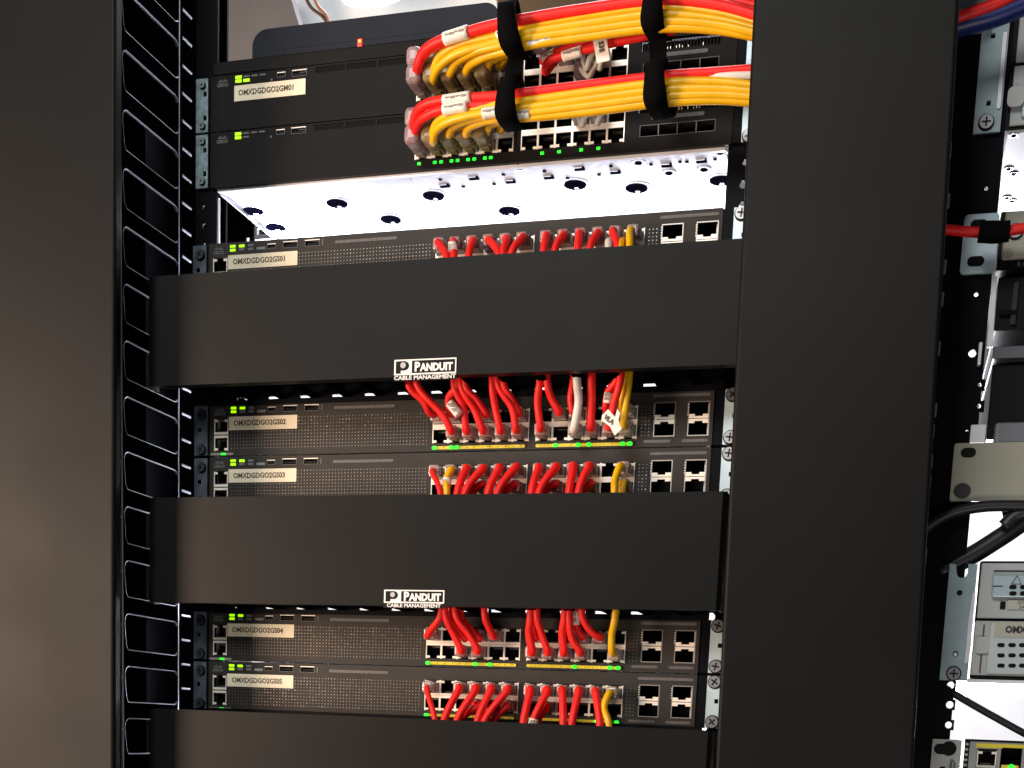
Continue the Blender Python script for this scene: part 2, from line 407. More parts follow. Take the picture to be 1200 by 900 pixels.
def switch_gs(n, num, green, mgmt=True, dark=False):
    zb = (11-n)*U; dx = SWDX.get(n, 0)
    t = thing('network_switch', 'charcoal network switch with cream label OMXDGDGO2GS%02d, perforated front and patch cables' % num, 'network switch', (dx, 0, zb), 'network switches in the rack')
    body_shell(t, BEZ)
    holes = [(.0038, .0181, .0046, .0318), (GX1, GX1+6*PP, .0069, .0333), (GX2, GX2+6*PP, .0069, .0333), (.3976, .4148, .0083, .0347), (.4250, .4422, .0083, .0347),
             (.0708, .0843, .0364, .0416), (.0912, .1047, .0364, .0416), (.0561, .0639, .0367, .0407)]
    b = MB(); b.plate(.0, .4450, .0004, SWH, -.0008, .003, holes, BEZ)
    b.box(.0006, .4444, -.0030, -.0009, .0350, .0361, BEZ) if False else None
    b.build('front_bezel', t)
    # slightly proud rounded end and lower lip
    MB().box(.0, .445, -.0016, -.0009, .0004, .0016, BEZ).build('lower_lip', t)
    for k, z in enumerate((.0252, .0112)):
        p = link('management_port', PUP if k == 0 else PDN, t, (.01095, 0, z)); p.scale = (.98, 1, 1.0)
    e = MB().prism(rounded(.0016, .0238, .0004+.0003, .0027), -.0022, -.0017, mat('window_grey', (.22, .22, .18), .4)).build('power_led_window', t)
    MB().box(.0120, .0165, -.0026, -.0022, .0007, .0025, LEDC).build('power_led', e)
    leds(t, [(.0232, .0405), (.0318, .0403), (.0232, .0374)], LEDG)
    leds(t, [(.0318, .0374), (.0405, .0403), (.0405, .0374)], PRINT, name='status_window')
    MB().box(.046, .0545, -.0012, -.0006, .0362, .0386, mat('mode_button_grey', (.20, .21, .2), .5), .0004).build('mode_button', t)
    link('mini_usb_port', MUSB, t, (.0600, -.0004, .0387)); 
    for x in (.07755, .09795): link('usb_port', USB, t, (x, -.0004, .0390))
    MB().box(.1075, .1082, -.0012, -.0008, .0365, .0412, PRINT).build('tick_mark', t)
    caption(t, .1190, .1750, .0370, .0394)
    cisco_mark(t, .0095, .0385)
    g = grille(n, .0200, .2060, .0052, .0330).build('vent_grille', t)
    g2 = grille(n+50, .3865, .3955, .008, .033).build('vent_grille', t)
    sticker(t, .0190, .0848, .0218, .0332, 'OMXDGDGO2GS%02d' % num)
    for g0, c0 in ((GX1, 0), (GX2, 6)):
        for c in range(6):
            for row in (0, 1):
                link('ethernet_port', PUP if row else PDN, t, (g0+PP*(c+.5), 0, .0201+(.0066 if row else -.0066)))
    for x in (.4062, .4336): link('transceiver_cage', SFP, t, (x, 0, .0215))
    caption(t, .3900, .4120, .0036, .0058); caption(t, .4210, .4420, .0036, .0058)
    caption(t, .3960, .4420, .0385, .0408)
    for g0, sg in ((GX1, 0), (GX2, 1)):
        x0, x1 = g0+.0008, g0+.0820
        s_ = MB().prism(rounded(x0, x1, .0018, .0043), -.0020, -.0009, STRIP).build('led_strip', t)
        b = MB()
        for c in range(12):
            xx = x0+.004+c*.0067; b.disc((xx, -.00215, .00305), .00045, .0002, INK, 8)
        b.build('strip_marks', s_)
        for gg, pos in green:
            if gg == sg: MB().prism(rounded(x0+pos-.0021, x0+pos+.0021, .0016, .0045), -.0028, -.0021, LEDC).build('link_led', s_)
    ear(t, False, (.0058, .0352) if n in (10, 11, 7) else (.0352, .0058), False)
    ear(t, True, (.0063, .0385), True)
    return t
switch_gs(3, 1, [])
switch_gs(6, 2, [(0, .002), (0, .017), (0, .022), (1, .017), (1, .036), (1, .045), (1, .073), (1, .079)])
switch_gs(7, 3, [(0, .002), (1, .079)])
switch_gs(10, 4, [(0, .002), (0, .045), (0, .058), (1, .042), (1, .072), (1, .079)])
switch_gs(11, 5, [(0, .002), (1, .063), (1, .080)])

# ------------------------------------------------------------------ core switches (two, top)
def switch_gm(n, lab):
    zb = (11-n)*U
    t = thing('network_switch', ['black network switch with label OMXDGDGO2GM01, topmost in the rack', 'black unlabelled network switch above the bright steel underside'][n], 'network switch', (0, 0, zb), 'network switches in the rack')
    b = MB()
    b.box(.004, .441, .004, .30, .0003, .0018, GALV, .0) ; b.box(.004, .441, .004, .30, .0420, .0428, CHASS)
    b.box(.004, .005, .004, .30, .0019, .0419, CHASS); b.box(.440, .441, .004, .30, .0019, .0419, CHASS)
    b.build('chassis', t)
    G1, G2 = .1865, .2772
    vents = [(x+.0010, x+.0274, .0378, .0424) for x in (.0955, .1238, .1521)]
    holes = [(G1, G1+6*PP, .0084, .0348), (G2, G2+6*PP, .0084, .0348), (.0750, .0885, .0370, .0422), (.0612, .0690, .0378, .0418), (.3740, .4330, .0106, .0190), (.3715, .4330, .0278, .0362)]+vents
    MB().plate(-.001, .446, .0002, SWH, -.0009, .003, holes, BEZT).build('front_bezel', t)
    for v in vents: 
        MB().box(v[0]+.0001, v[1]-.0001, -.0004, .0030, v[2]+.0001, v[3]-.0001, DARK).build('vent_slot', t)
    vb = MB().box(.3715, .4330, .0060, .0065, .0278, .0362, DARK)
    for k in range(23): vb.box(.3735+k*.00255, .3743+k*.00255, .0030, .0059, .0285, .0355, BEZT)
    vb.build('vent_grille', t)
    rr = random.Random(n); b = MB()
    for k in range(15):
        if rr.random() < .7: b.box(.387+k*.0023, .3875+k*.0023, .0022, .0029, .0295, .0295+rr.uniform(.001, .0025), SHIELD)
    b.build('vent_glints', t)  # pale bits stand in for silver glints inside the vent
    for k in range(4):
        b = MB(); x0 = .3740+k*.01475; x1 = x0+.01475
        for a in ((x0, x1, .0186, .0190), (x0, x1, .0106, .0110), (x0, x0+.0004, .0111, .0185), (x1-.0004, x1, .0111, .0185)): b.box(a[0], a[1], -.0012, .012, a[2], a[3], LINER if k == 9 else mat('cage_dark_metal', (.06, .05, .05), .4, .6))
        b.box(x0, x1, .0122, .0126, .0106, .0190, DARK); b.build('transceiver_cage', t)
    caption(t, .3825, .4240, .0226, .0254)
    yell = [(.0255, .0412), (.0255, .0382)] + ([(.0330, .0382)] if n == 0 else [])
    leds(t, yell, LEDG, .0060, .0024)
    leds(t, [(.0330, .0412), (.0405, .0412), (.0480, .0412)]+([(.0330, .0382)] if n else []), PRINT, .0058, .0014, 'status_window')
    link('mini_usb_port', MUSB, t, (.0651, -.0004, .0398)); link('usb_port', USB, t, (.08175, -.0004, .0396))
    MB().disc((.0565, -.0012, .0365), .0008, .0004, PRINT, 10).build('reset_button', t)
    cisco_mark(t, .0105, .0388)
    if lab: sticker(t, .0218, .0878, .0223, .0345, 'OMXDGDGO2GM01')
    for g0 in (G1, G2):
        for c in range(6):
            for row in (0, 1):
                link('ethernet_port', PUP if row else PDN, t, (g0+PP*(c+.5), 0, .0216+(.0066 if row else -.0066)))
    on = [.1908, .2045, .2100, .2190, .2242, .2332, .2385, .2475, .2525] if n == 1 else [.19]
    leds(t, [(x, .0052) for x in on]+([(.2955, .0052), (.3095, .0052), (.3275, .0052), (.3415, .0052)] if n else []), LEDC, .0030, .0022, 'link_led')
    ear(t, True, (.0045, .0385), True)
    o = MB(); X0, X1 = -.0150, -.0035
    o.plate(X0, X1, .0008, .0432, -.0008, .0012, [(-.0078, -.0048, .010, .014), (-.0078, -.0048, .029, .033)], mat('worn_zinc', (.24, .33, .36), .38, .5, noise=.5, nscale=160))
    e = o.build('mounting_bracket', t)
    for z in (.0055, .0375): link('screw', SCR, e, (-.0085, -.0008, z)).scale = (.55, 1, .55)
    return t
switch_gm(0, True)
g2 = switch_gm(1, False)
# details of the steel underside of the second switch (real dimples and slots on its base plate)
def under(px, py):
    zz = 10*U+.0003
    d = R3.transposed() @ Vector(((px-CX)/FPX, (py-CY)/FPX, 1)); return CAM + d*((zz-CAM.z)/d.z)
b = MB(); HOLE = mat('hole_dark', (.006, .006, .02), .6, spec=.0); RIM = mat('dimple_rim', (.8, .8, .84), .25, .9)
zb = 10*U
for (x, y, r) in ((297, 247, .0105), (395, 238, .0105), (508, 229, .0105), (674, 216, .0105), (746, 220, .0105), (597, 247, .0105), (458, 257, .0105), (323, 266, .0105), (845, 211, .0105)):
    p = under(x, y)
    b.prism([(p.x+1.22*r*math.cos(a*.2618), p.y+1.22*r*math.sin(a*.2618)) for a in range(24)], -.0001, .0004, RIM, 'z')
    b.prism([(p.x+.88*r*math.cos(a*.2618), p.y+.88*r*math.sin(a*.2618)) for a in range(24)], -.0005, .0002, HOLE, 'z')
    b.prism([(p.x+.2*r*math.cos(a*.5236), p.y+.5*r+.2*r*math.sin(a*.5236)) for a in range(12)], -.0008, -.0005, RIM, 'z')
for (x, y) in ((521, 217), (555, 208), (598, 212), (643, 207), (679, 197), (721, 201), (781, 193), (822, 188)):
    p = under(x, y); b.box(p.x-.0042, p.x+.0042, p.y-.003, p.y+.003, -.0006, .0002, HOLE); b.box(p.x-.0040, p.x+.0030, p.y-.0042, p.y-.0031, -.0010, .0002, RIM)
for (x, y) in ((516, 210), (543, 218), (579, 215), (590, 204), (638, 200), (665, 208), (702, 204), (716, 194), (763, 192), (797, 189), (805, 189), (838, 186)):
    p = under(x, y); b.box(p.x-.0013, p.x+.0013, p.y-.0013, p.y+.0013, -.0005, .0002, HOLE)
for (x, y) in ((784, 202), (825, 198), (748, 190), (609, 196), (844, 178)):
    p = under(x, y); b.disc((p.x, p.y, -.0004), .006, .0005, RIM, 24, 'z'); b.disc((p.x, p.y, -.0007), .003, .0003, HOLE, 20, 'z')
b.box(.004, .441, .0032, .0070, -.0022, .0002, GALV)     # folded front lip of the base plate
b.box(.0045, .178, .0080, .0160, -.0009, .0001, GALV, .0003)
b.box(.004, .0052, .0072, .30, -.0030, .0002, GALV); b.box(.4398, .441, .0072, .30, -.0030, .0002, GALV)
b.build('base_plate_details', g2)
# box bracket at the far left end of the empty slot
q0, q1 = at(298.5, 281, .15), at(322, 263, .15)
t = thing('shelf_bracket', 'small bright steel bracket at the back of the empty slot', 'bracket')
MB().plate(q0.x, q1.x+.02, q0.z, q1.z, .15, .152, [(q0.x+.002, q1.x+.018, q0.z+.0045, q1.z-.003)], GALV).build('bracket_frame', t)
MB().box(q0.x+.002, q1.x+.018, .154, .156, q0.z, q1.z-.001, BEZ).build('bracket_back', t)

# ------------------------------------------------------------------ small router and tray on top
t = thing('equipment_tray', 'thin dark tray lying on the topmost switch', 'tray')
zt = 12*U
MB().box(.0005, .4445, .0, .26, zt+.0004, zt+.0110, BEZT, .001).build('tray_body', t)
t = thing('small_router', 'small dark router with rounded top corners and red light, on the topmost switch', 'router')
zt2 = zt+.0112
b = MB(); X0, X1, Z1 = .036, .2545, .5672
P = rounded(X0, X1, zt2-.030, Z1, .013, 8); P = [(x, max(z, zt2)) for x, z in P if z > zt2-.001]
P = [(X0, zt2)] + [p for p in sorted([q for q in P if q[0] < (X0+X1)/2], key=lambda q: (q[0], q[1]))] + [p for p in sorted([q for q in P if q[0] >= (X0+X1)/2], key=lambda q: (q[0], -q[1]))] + [(X1, zt2)]
Q = []
for p in P:
    if not Q or (abs(p[0]-Q[-1][0])+abs(p[1]-Q[-1][1])) > 1e-5: Q.append(p)
b.prism(Q, .003, .150, NAVY); b.build('housing', t)
za = .5497
MB().box(X0+.030, X1-.003, .0018, .0031, zt2+.0002, za, NAVY, .0006).build('front_panel', t)
MB().box(.1328, .1370, .0008, .0018, .5440, .5502, LEDR, .0004).build('status_led', t)
MB().box(.1341, .1359, .0003, .0008, .5475, .5492, LEDO).build('led_core', t)
text('panel_text', 'EPSOW', .0032, .222, .0012, .5462, PRINT, t) if False else MB().box(.214, .226, .0014, .0018, .5458, .5468, PRINT).build('panel_mark', t)

# ------------------------------------------------------------------ horizontal cable managers
CY0 = -.060
def manager(n, badge_px, label, slots=True):
    z1 = (12-n)*U-.0008; z0 = (10-n)*U+.0008
    t = thing('cable_manager', label, 'cable manager', (0, 0, 0), 'horizontal cable managers')
    x0, x1 = -.0285, (.4735 if n == 4 else .4675)
    # cover: a shallow tray with soft rounded ends
    prof = []
    for k in range(9):
        a = math.radians(90*k/8); prof.append((x0+.010-.010*math.sin(a)*1.0, CY0+.010-.010*math.cos(a)))
    b = MB()
    pts = [(x0, CY0+.020)] + prof[::-1] + [(x1-.003, CY0), (x1, CY0+.003), (x1, CY0+.020), (x1-.002, CY0+.020), (x1-.002, CY0+.0035), (x0+.010, CY0+.002), (x0+.002, CY0+.010), (x0+.002, CY0+.020)]
    b.prism(pts, z0, z1, COVER, 'z')
    b.box(x0+.012, x1-.004, CY0+.0021, CY0+.010, z1-.0018, z1-.0002, COVER); b.box(x0+.012, x1-.004, CY0+.0021, CY0+.010, z0+.0002, z0+.0018, COVER)
    b.build('cover', t)
    sl = [(.0280+k*.0300, .0425+k*.0300, z0+.0012, z0+.0034) for k in range(13)]
    MB().plate(.002, .452, z0-.003, z1+.003, -.0035, -.0015, sl, RAIL).build('back_plate', t)
    for k in range(15):
        x = .012+k*.030
        for s in (0, 1):
            zz = (z0+.0006, z0+.0040) if s == 0 else (z1-.0040, z1-.0006)
            MB().box(x-.0035, x+.0035, CY0+.012, -.0037, zz[0], zz[1], GLOSS, .0006, 1).build('duct_finger', t)
    if badge_px:
        A, B = at(badge_px[0], badge_px[1], CY0), at(badge_px[2], badge_px[3], CY0)
        ax, bx_, az, bz = A.x, B.x, B.z, A.z
        wd, ht = bx_-ax, bz-az
        y = CY0
        e = MB().box(ax, bx_, y-.0004, y-.0000-.00005, az, bz, BLK).build('maker_badge', t)
        zc = az+ht*.27; sq = ax+wd*.29
        b = MB(); b.plate(ax+.0004, bx_-.0004, zc, bz-.0004, y-.0006, y-.0004, [(sq, bx_-.0014, zc+.0012, bz-.0014)], WHITE)
        b.plate(ax+.0004, bx_-.0004, az+.0002, zc-.0004, y-.00055, y-.0004, [], BLK); b.build('badge_panels', e)
        # white outlined P with a round bowl
        cx = ax+wd*.155; h = bz-zc
        b = MB(); b.box(ax+wd*.035, ax+wd*.112, y-.0009, y-.00062, zc+h*.10, bz-h*.14, BLK)
        b.disc((ax+wd*.160, y-.0011, zc+h*.575), h*.295, .0003, BLK, 28, rx=h*.36)
        b.box(ax+wd*.075, ax+wd*.160, y-.0010, y-.00091, zc+h*.285, zc+h*.865, BLK); b.build('badge_monogram', e)
        MB().disc((ax+wd*.155, y-.0015, zc+h*.60), h*.19, .0004, mat('badge_grey', (.42, .42, .45), .5), 24).build('badge_dot', e)
        text('badge_name_capital', 'P', wd*.180, sq+wd*.085, y-.0007, zc+h*.46, WHITE, e, bold=.0004, sx=.95)
        text('badge_name', 'ANDUIT', wd*.146, sq+wd*.392, y-.0007, zc+h*.42, WHITE, e, bold=.0004, sx=.92)
        text('badge_tagline', 'CABLE MANAGEMENT', (zc-az)*.95, (ax+bx_)/2, y-.0007, (az+zc)/2, WHITE, e, bold=.0001, sx=1.22)
    return t
manager(4, (462, 421.5, 535, 444.5), 'uppermost black horizontal cable manager cover with white maker badge')
manager(8, (450, 690.5, 521, 713.5), 'middle black horizontal cable manager cover with white maker badge')
manager(12, None, 'lowest black horizontal cable manager cover, at the bottom edge')

# ------------------------------------------------------------------ vertical covers
def vcover(x0t, x1t, x0b, x1b, y, label):
    zt_, zb_ = .95, -.30; FL = .009
    t = thing('vertical_cover', label, 'cable duct cover', (0, 0, 0), 'vertical cable duct covers')
    bm = bmesh.new(); N = 8; prof = []
    r = .003
    for k in range(N+1):
        a = math.radians(90*k/N); prof.append((0, r-r*math.sin(a), r-r*math.cos(a)))   # side, dx, dy
    L = [(r-r*math.sin(math.radians(90-90*k/N)), r-r*math.cos(math.radians(90-90*k/N))) for k in range(N+1)]
    out = [('l', 0, FL)] + [('l', d[0], d[1]) for d in L] + [('r', d[0], d[1]) for d in L[::-1]] + [('r', 0, FL), ('r', .002, FL), ('r', .002, r), ('r', r, .002), ('l', r, .002), ('l', .002, r), ('l', .002, FL)]
    rings = []
    for z, a, b_ in ((zb_, x0b, x1b), (zt_, x0t, x1t)):
        rings.append([bm.verts.new(((a+d) if sd == 'l' else (b_-d), y+dy, z)) for sd, d, dy in out])
    n = len(out)
    for j in range(n):
        bm.faces.new((rings[0][j], rings[0][(j+1) % n], rings[1][(j+1) % n], rings[1][j]))
    bm.faces.new(rings[0]); bm.faces.new(rings[1])
    bmesh.ops.recalc_face_normals(bm, faces=bm.faces)
    me = bpy.data.meshes.new('cover_panel'); bm.to_mesh(me); bm.free(); me.materials.append(COVER)
    link('cover_panel', me, t)
    return t
YV = -.105
def xs_at(px0, px1):
    a, b_ = at(px0, 0, YV), at(px1, 900, YV); s = (a.x-b_.x)/(a.z-b_.z)
    return b_.x+s*(.95-b_.z), b_.x+s*(-.30-b_.z)
lt, lb = xs_at(135, 133)
tl = vcover(lt-.165, lt, lb-.165, lb, YV, 'wide black vertical duct cover at the left edge of the photo')
rt, rb = xs_at(883, 838); r2t, r2b = xs_at(1125, 1070)
t = vcover(rt, r2t, rb, r2b, YV, 'wide black vertical duct cover between the two racks')
# small pale blocks stand in for glints along its glossy right edge
for (x, y) in ((1113, 175), (1111, 235), (1107, 312), (1104, 350), (1100, 408), (1096, 480), (1093, 505), (1091, 540), (1089, 563), (1084, 650)):
    p = at(x+1, y, YV+.012); MB().box(p.x-.0012, p.x+.0006, p.y, p.y+.003, p.z-.0045, p.z+.0045, SCREW, .0005, 1).build('edge_glint', t)
# depth of the ducts behind the covers
MB().box(-.165, -.162, -.090, .12, -.30, .9, RAIL).build('duct_side', tl)
MB().box(-.1618, -.0440, .105, .108, -.30, .9, DARK).build('duct_back', tl)
MB().box(.484, .500, -.068, .10, -.12, .62, RAIL).build('duct_side', t)
MB().box(.592, .596, -.068, .30, -.12, .75, RAIL).build('duct_side', t)

# ------------------------------------------------------------------ finger comb on the left duct
t = thing('duct_comb', 'black plastic finger comb along the left cable duct', 'cable comb')
XC = -.0335; pitch = .04415; zc0 = at(208, 768).z
SP = MB().box(XC-.0012, XC+.0012, .0002, .006, -.12, .75, GLOSS).box(XC+.0012, XC+.0017, .0002, .0012, -.12, .75, EDGE).build('spine', t)
for k in range(-3, 17):
    z0 = zc0-.0150+k*pitch; z1 = z0+.0150
    f = .0035
    # finger in the YZ plane with a T head at its front end
    P = [(.0001, z0-f), (-.0030, z0-.0008), (-.006, z0), (-.080, z0), (-.083, z0-.002), (-.0845, z0-.005), (-.0845, z0-.010), (-.087, z0-.0115), (-.0885, z0-.009), (-.0885, z1+.020), (-.087, z1+.0225), (-.0845, z1+.020),
         (-.0825, z1+.004), (-.080, z1), (-.006, z1), (-.0030, z1+.0008), (.0001, z1+f)]
    b = MB(); b.mi(GLOSS); b.mi(EDGE); b.prism(P, XC-.0014, XC+.0014, GLOSS, 'x')
    me = b.mesh('finger'); o = link('duct_finger', me, t)
    mod = o.modifiers.new('bevel', 'BEVEL'); mod.width = .0009; mod.segments = 2; mod.limit_method = 'ANGLE'; mod.material = 1
    for zz in (z0+.0075, z0+.0075+pitch/2):
        MB().box(XC+.0004, XC+.0016, .0062, .0220, zz-.0010, zz+.0010, EDGE, .0004, 1).build('rear_tab', t)

# ------------------------------------------------------------------ patch cables
def swname(n): return {0: 'labelled GM01', 1: 'without label', 3: 'labelled GS01', 6: 'labelled GS02', 7: 'labelled GS03', 10: 'labelled GS04', 11: 'labelled GS05'}[n]
def plug(t, p, m, row, big=False):
    """transparent modular plug with hood, sticking out of its port"""
    b = MB(); w = .0056; s = 1
    b.box(p.x-w, p.x+w, -.0105, .006, p.z-.0042, p.z+.0042, m, .0008)
    if big: b.box(p.x-.0062, p.x+.0062, -.030, -.0107, p.z-.0060, p.z+.0085, m, .0042, 4)
    else: b.box(p.x-w*.86, p.x+w*.86, -.0150, -.0107, p.z-.0050, p.z+.0050, m, .0020, 3)
    lz = 1 if row else -1
    b.box(p.x-.003, p.x+.003, -.009, -.001, *sorted((p.z+lz*.0046, p.z+lz*.0054)), m, .0003, 1)
    o = b.build('plug', t)
    c = MB()
    c.box(p.x-.0043, p.x+.0043, .0042, .0058, p.z-.003, p.z+.003, LINER); c.build('plug_contacts', o)
NC = {}
def cable(n, col, row, pts, m, ends=None, r=.0030, wrap=None, Y0=-.019, Y1=-.030, flag=None, big=False, extra=None, tint=None):
    p = port_xyz(n, col, row)
    cn = {RED: 'red', YEL: 'yellow', WHI: 'white'}[m]
    k = col if col < 6 else col-6
    key = 'thin %s patch cable in %s-row port %s of the %s block on the switch %s' % (cn, 'upper' if row else 'lower', ORD[k], 'left' if col < 6 else 'right', swname(n))
    key = key.replace('thin ', '')
    t = thing('patch_cable', key, 'cable', (0, 0, 0), 'patch cables plugged into the switches')
    plug(t, p, tint or (PSMK if (big and m != YEL) else PYEL if (m == YEL and n < 2) else (CLEAR if (m != RED or col == 0) else PRED)), row, big)
    W_ = [Vector((p.x, -.004, p.z)), Vector((p.x, -.0125, p.z))]
    N = len(pts)
    for i, q in enumerate(pts):
        Y = q[2] if len(q) > 2 else Y0+(Y1-Y0)*i/max(N-1, 1)
        W_.append(at(q[0], q[1], Y))
    if extra:
        W_.append(W_[-1]+Vector(extra))
    MB().tube(W_, r, m, 12, 7).build('cord', t)
    if wrap:
        a, c = [at(q[0], q[1], q[2]) for q in wrap]
        o = MB().tube([a, (a+c)/2, c], r+.0007, WRAP, 14, 3).build('wrap_label', t)
        d = (c-a); L = d.length
        b = MB()
        for j in range(4):
            u = a+d*(.2+.2*j); 
            b.box(u.x-.0022, u.x+.0016, u.y-r-.00115, u.y-r-.0005, u.z-.0004-.0006*(j % 2), u.z+.0006, mat('wrap_print', (.28, .25, .23), .6))
        b.build('wrap_print', o)
    return t
DN = (0, .002, -.03); UPV = (0, .002, .03)
# switch GS01: cords drop behind the uppermost manager cover
for c, a, b_ in ((0, (514, 285), (524, 304)), (1, (531, 284), (532, 304)), (2, (554, 283), (549, 302)), (3, (574, 282), (585, 300)), (4, (594, 281), (589, 300)), (5, (612, 279), (599, 299)),
                 (6, (640, 277), (637, 296)), (7, (660, 276), (650, 295)), (8, (679, 274), (677, 293)), (9, (700, 274), (691, 293)), (10, (718, 272), (724, 291))):
    cable(3, c, 1, [a, b_], RED, extra=DN, wrap=((530.5, 287, -.023), (531.5, 296, -.027)) if c == 1 else None)
cable(3, 11, 1, [(738, 271), (738, 290)], YEL, extra=DN)
cable(3, 10, 0, [(714, 283), (713, 292)], WHI, extra=DN)
cable(3, 11, 0, [(730, 283), (727, 291)], YEL, extra=DN)
# switch GS02: cords come down from the uppermost manager cover
G = lambda *a, **k: cable(6, *a, extra=UPV, **k)
G(0, 1, [(503, 483), (496, 470), (478, 449)], RED)
G(1, 0, [(528, 503), (517, 484), (488, 449)], RED)
G(1, 1, [(527, 483), (526, 466), (536, 449)], RED, wrap=((538, 486, -.028), (527, 472, -.029)))
G(2, 0, [(546, 503), (543, 478), (532, 450)], RED)
G(3, 0, [(565, 503), (556, 480), (540, 450)], RED)
G(3, 1, [(569, 485), (558, 468), (545, 450)], RED)
G(4, 0, [(586, 503), (580, 475), (577, 448)], RED)
G(5, 0, [(604, 502), (600, 478), (583, 448)], RED)
G(5, 1, [(608, 484), (600, 468), (590, 448)], RED)
G(6, 0, [(633, 499), (630, 470), (633, 444)], RED)
G(7, 1, [(655, 482), (646, 466), (641, 444)], RED)
G(8, 1, [(671, 481), (669, 466), (672, 444)], RED, Y0=-.017, Y1=-.02)
G(8, 0, [(673, 501), (678, 470), (676, 442)], WHI, r=.0034, Y0=-.024, Y1=-.036)
G(9, 0, [(692, 498), (693, 470), (693, 442)], RED, r=.0034)
G(10, 1, [(710, 479), (713, 459), (725, 440)], RED, wrap=((712, 472, -.024), (714, 460, -.026)))
fl = G(10, 0, [(716, 497), (719, 474), (727, 445)], RED, Y0=-.024, Y1=-.036)
P = [at(x, y, -.036) for x, y in ((713, 480), (721, 489), (724, 479), (727, 485), (725, 493), (729, 503), (720.5, 511), (715, 500), (705, 493), (706, 487))]
o = MB().prism([(p.x, p.z) for p in P], -.0372, -.0366, WRAP).build('flag_label', fl)
c_ = at(713.5, 492, -.0375); text('flag_text', 'VLA', .0050, c_.x, -.0378, c_.z, INK, o, bold=.0002, rz=math.radians(35))
G(11, 1, [(729, 478), (730, 460), (732, 440)], YEL, r=.0026)
G(11, 0, [(731, 494), (734, 470), (737, 447)], YEL, r=.0028, Y0=-.024, Y1=-.030)
# switch GS03: cords drop behind the middle manager cover
D = lambda *a, **k: cable(7, *a, extra=DN, **k)
D(0, 1, [(507, 554), (516, 578)], RED, r=.0024)
D(1, 1, [(529, 551), (523, 562), (524, 578)], YEL, wrap=((523.5, 562, -.024), (524, 570, -.027)))
for c, a, b_ in ((2, (546, 550), (536, 578)), (3, (565, 550), (545, 578)), (4, (585, 549), (572, 578)), (5, (604, 548), (583, 578)), (6, (631, 549), (623, 577)), (7, (651, 548), (632, 577)), (8, (672, 547), (667, 577)), (9, (690, 547), (678, 577))):
    D(c, 1, [a, b_], RED, r=.0033)
for c, a, b_ in ((3, (564, 568), (553, 579)), (5, (602, 568), (593, 578)), (7, (651, 567), (640, 577)), (9, (693, 566), (685, 577))):
    D(c, 0, [a, b_], RED, Y0=-.016, Y1=-.019)
D(11, 1, [(726, 547), (721, 562), (720, 576)], YEL)
D(11, 0, [(731, 566), (729, 577)], YEL, Y0=-.016, Y1=-.02)
# switch GS04: cords come down from the middle manager cover
H = lambda *a, **k: cable(10, *a, extra=UPV, **k)
H(0, 1, [(501, 745), (506, 737), (517, 719)], RED)
H(2, 0, [(541, 762), (532, 744), (522, 719)], RED)
H(3, 0, [(560, 762), (550, 744), (534, 719)], RED)
H(2, 1, [(545, 749), (537, 738), (527, 720)], RED, Y0=-.017, Y1=-.02)
H(3, 1, [(562, 749), (552, 738), (540, 720)], RED, Y0=-.017, Y1=-.02)
H(4, 1, [(579, 746), (574, 737), (568, 719)], RED)
H(6, 0, [(624, 763), (620, 743), (622, 719)], RED, r=.0033)
H(7, 0, [(642, 763), (635, 744), (629, 719)], RED)
H(6, 1, [(628, 748), (625, 738), (626, 719)], RED, Y0=-.015, Y1=-.018)
H(8, 0, [(661, 763), (659, 743), (662, 719)], RED, r=.0033)
H(9, 0, [(680, 763), (670, 748), (667, 719)], RED)
H(9, 1, [(683, 746), (677, 738), (674, 719)], RED, Y0=-.018, Y1=-.022, wrap=((674.6, 732, -.021), (674, 716, -.023)))
H(10, 1, [(703, 746), (693, 740), (682, 719)], RED)
H(11, 0, [(717, 762), (717, 744), (721, 722)], YEL)
# switch GS05: cords drop behind the lowest manager cover
J = lambda *a, **k: cable(11, *a, extra=DN, **k)
J(0, 1, [(501, 812), (510, 846)], RED, r=.0024)
for c, a, b_ in ((2, (537, 809), (520, 846)), (3, (557, 809), (535, 846)), (4, (575, 809), (559, 847)), (5, (594, 810), (567, 847)), (6, (621, 811), (613, 849)), (8, (659, 811), (660, 850)), (9, (678, 811), (670, 850)), (10, (698, 812), (703, 851))):
    J(c, 1, [a, b_], RED, r=.0032)
J(7, 1, [(641, 811), (624, 848)], RED, r=.0032, wrap=((626, 843, -.029), (624, 850, -.030)))
for c, a, b_ in ((3, (560, 828), (536, 848)), (5, (593, 829), (577, 848)), (7, (640, 829), (629, 849))):
    J(c, 0, [a, b_], RED, Y0=-.016, Y1=-.02)
J(11, 1, [(713, 814), (708, 830), (714, 852)], YEL)

# upper bundles: cords run up out of the ports, bend right and disappear behind the wide cover
def bundle(n, row, col, pts, m, dY, wrap=None, r=.0032):
    Ys = [-.024, -.034, -.042, -.048, -.052, -.056, -.060, -.060]
    q = [(x, y, (Ys[min(i, 7)]+dY)) for i, (x, y) in enumerate(pts)]
    cable(n, col, row, q, m, r=r, wrap=wrap, big=True)
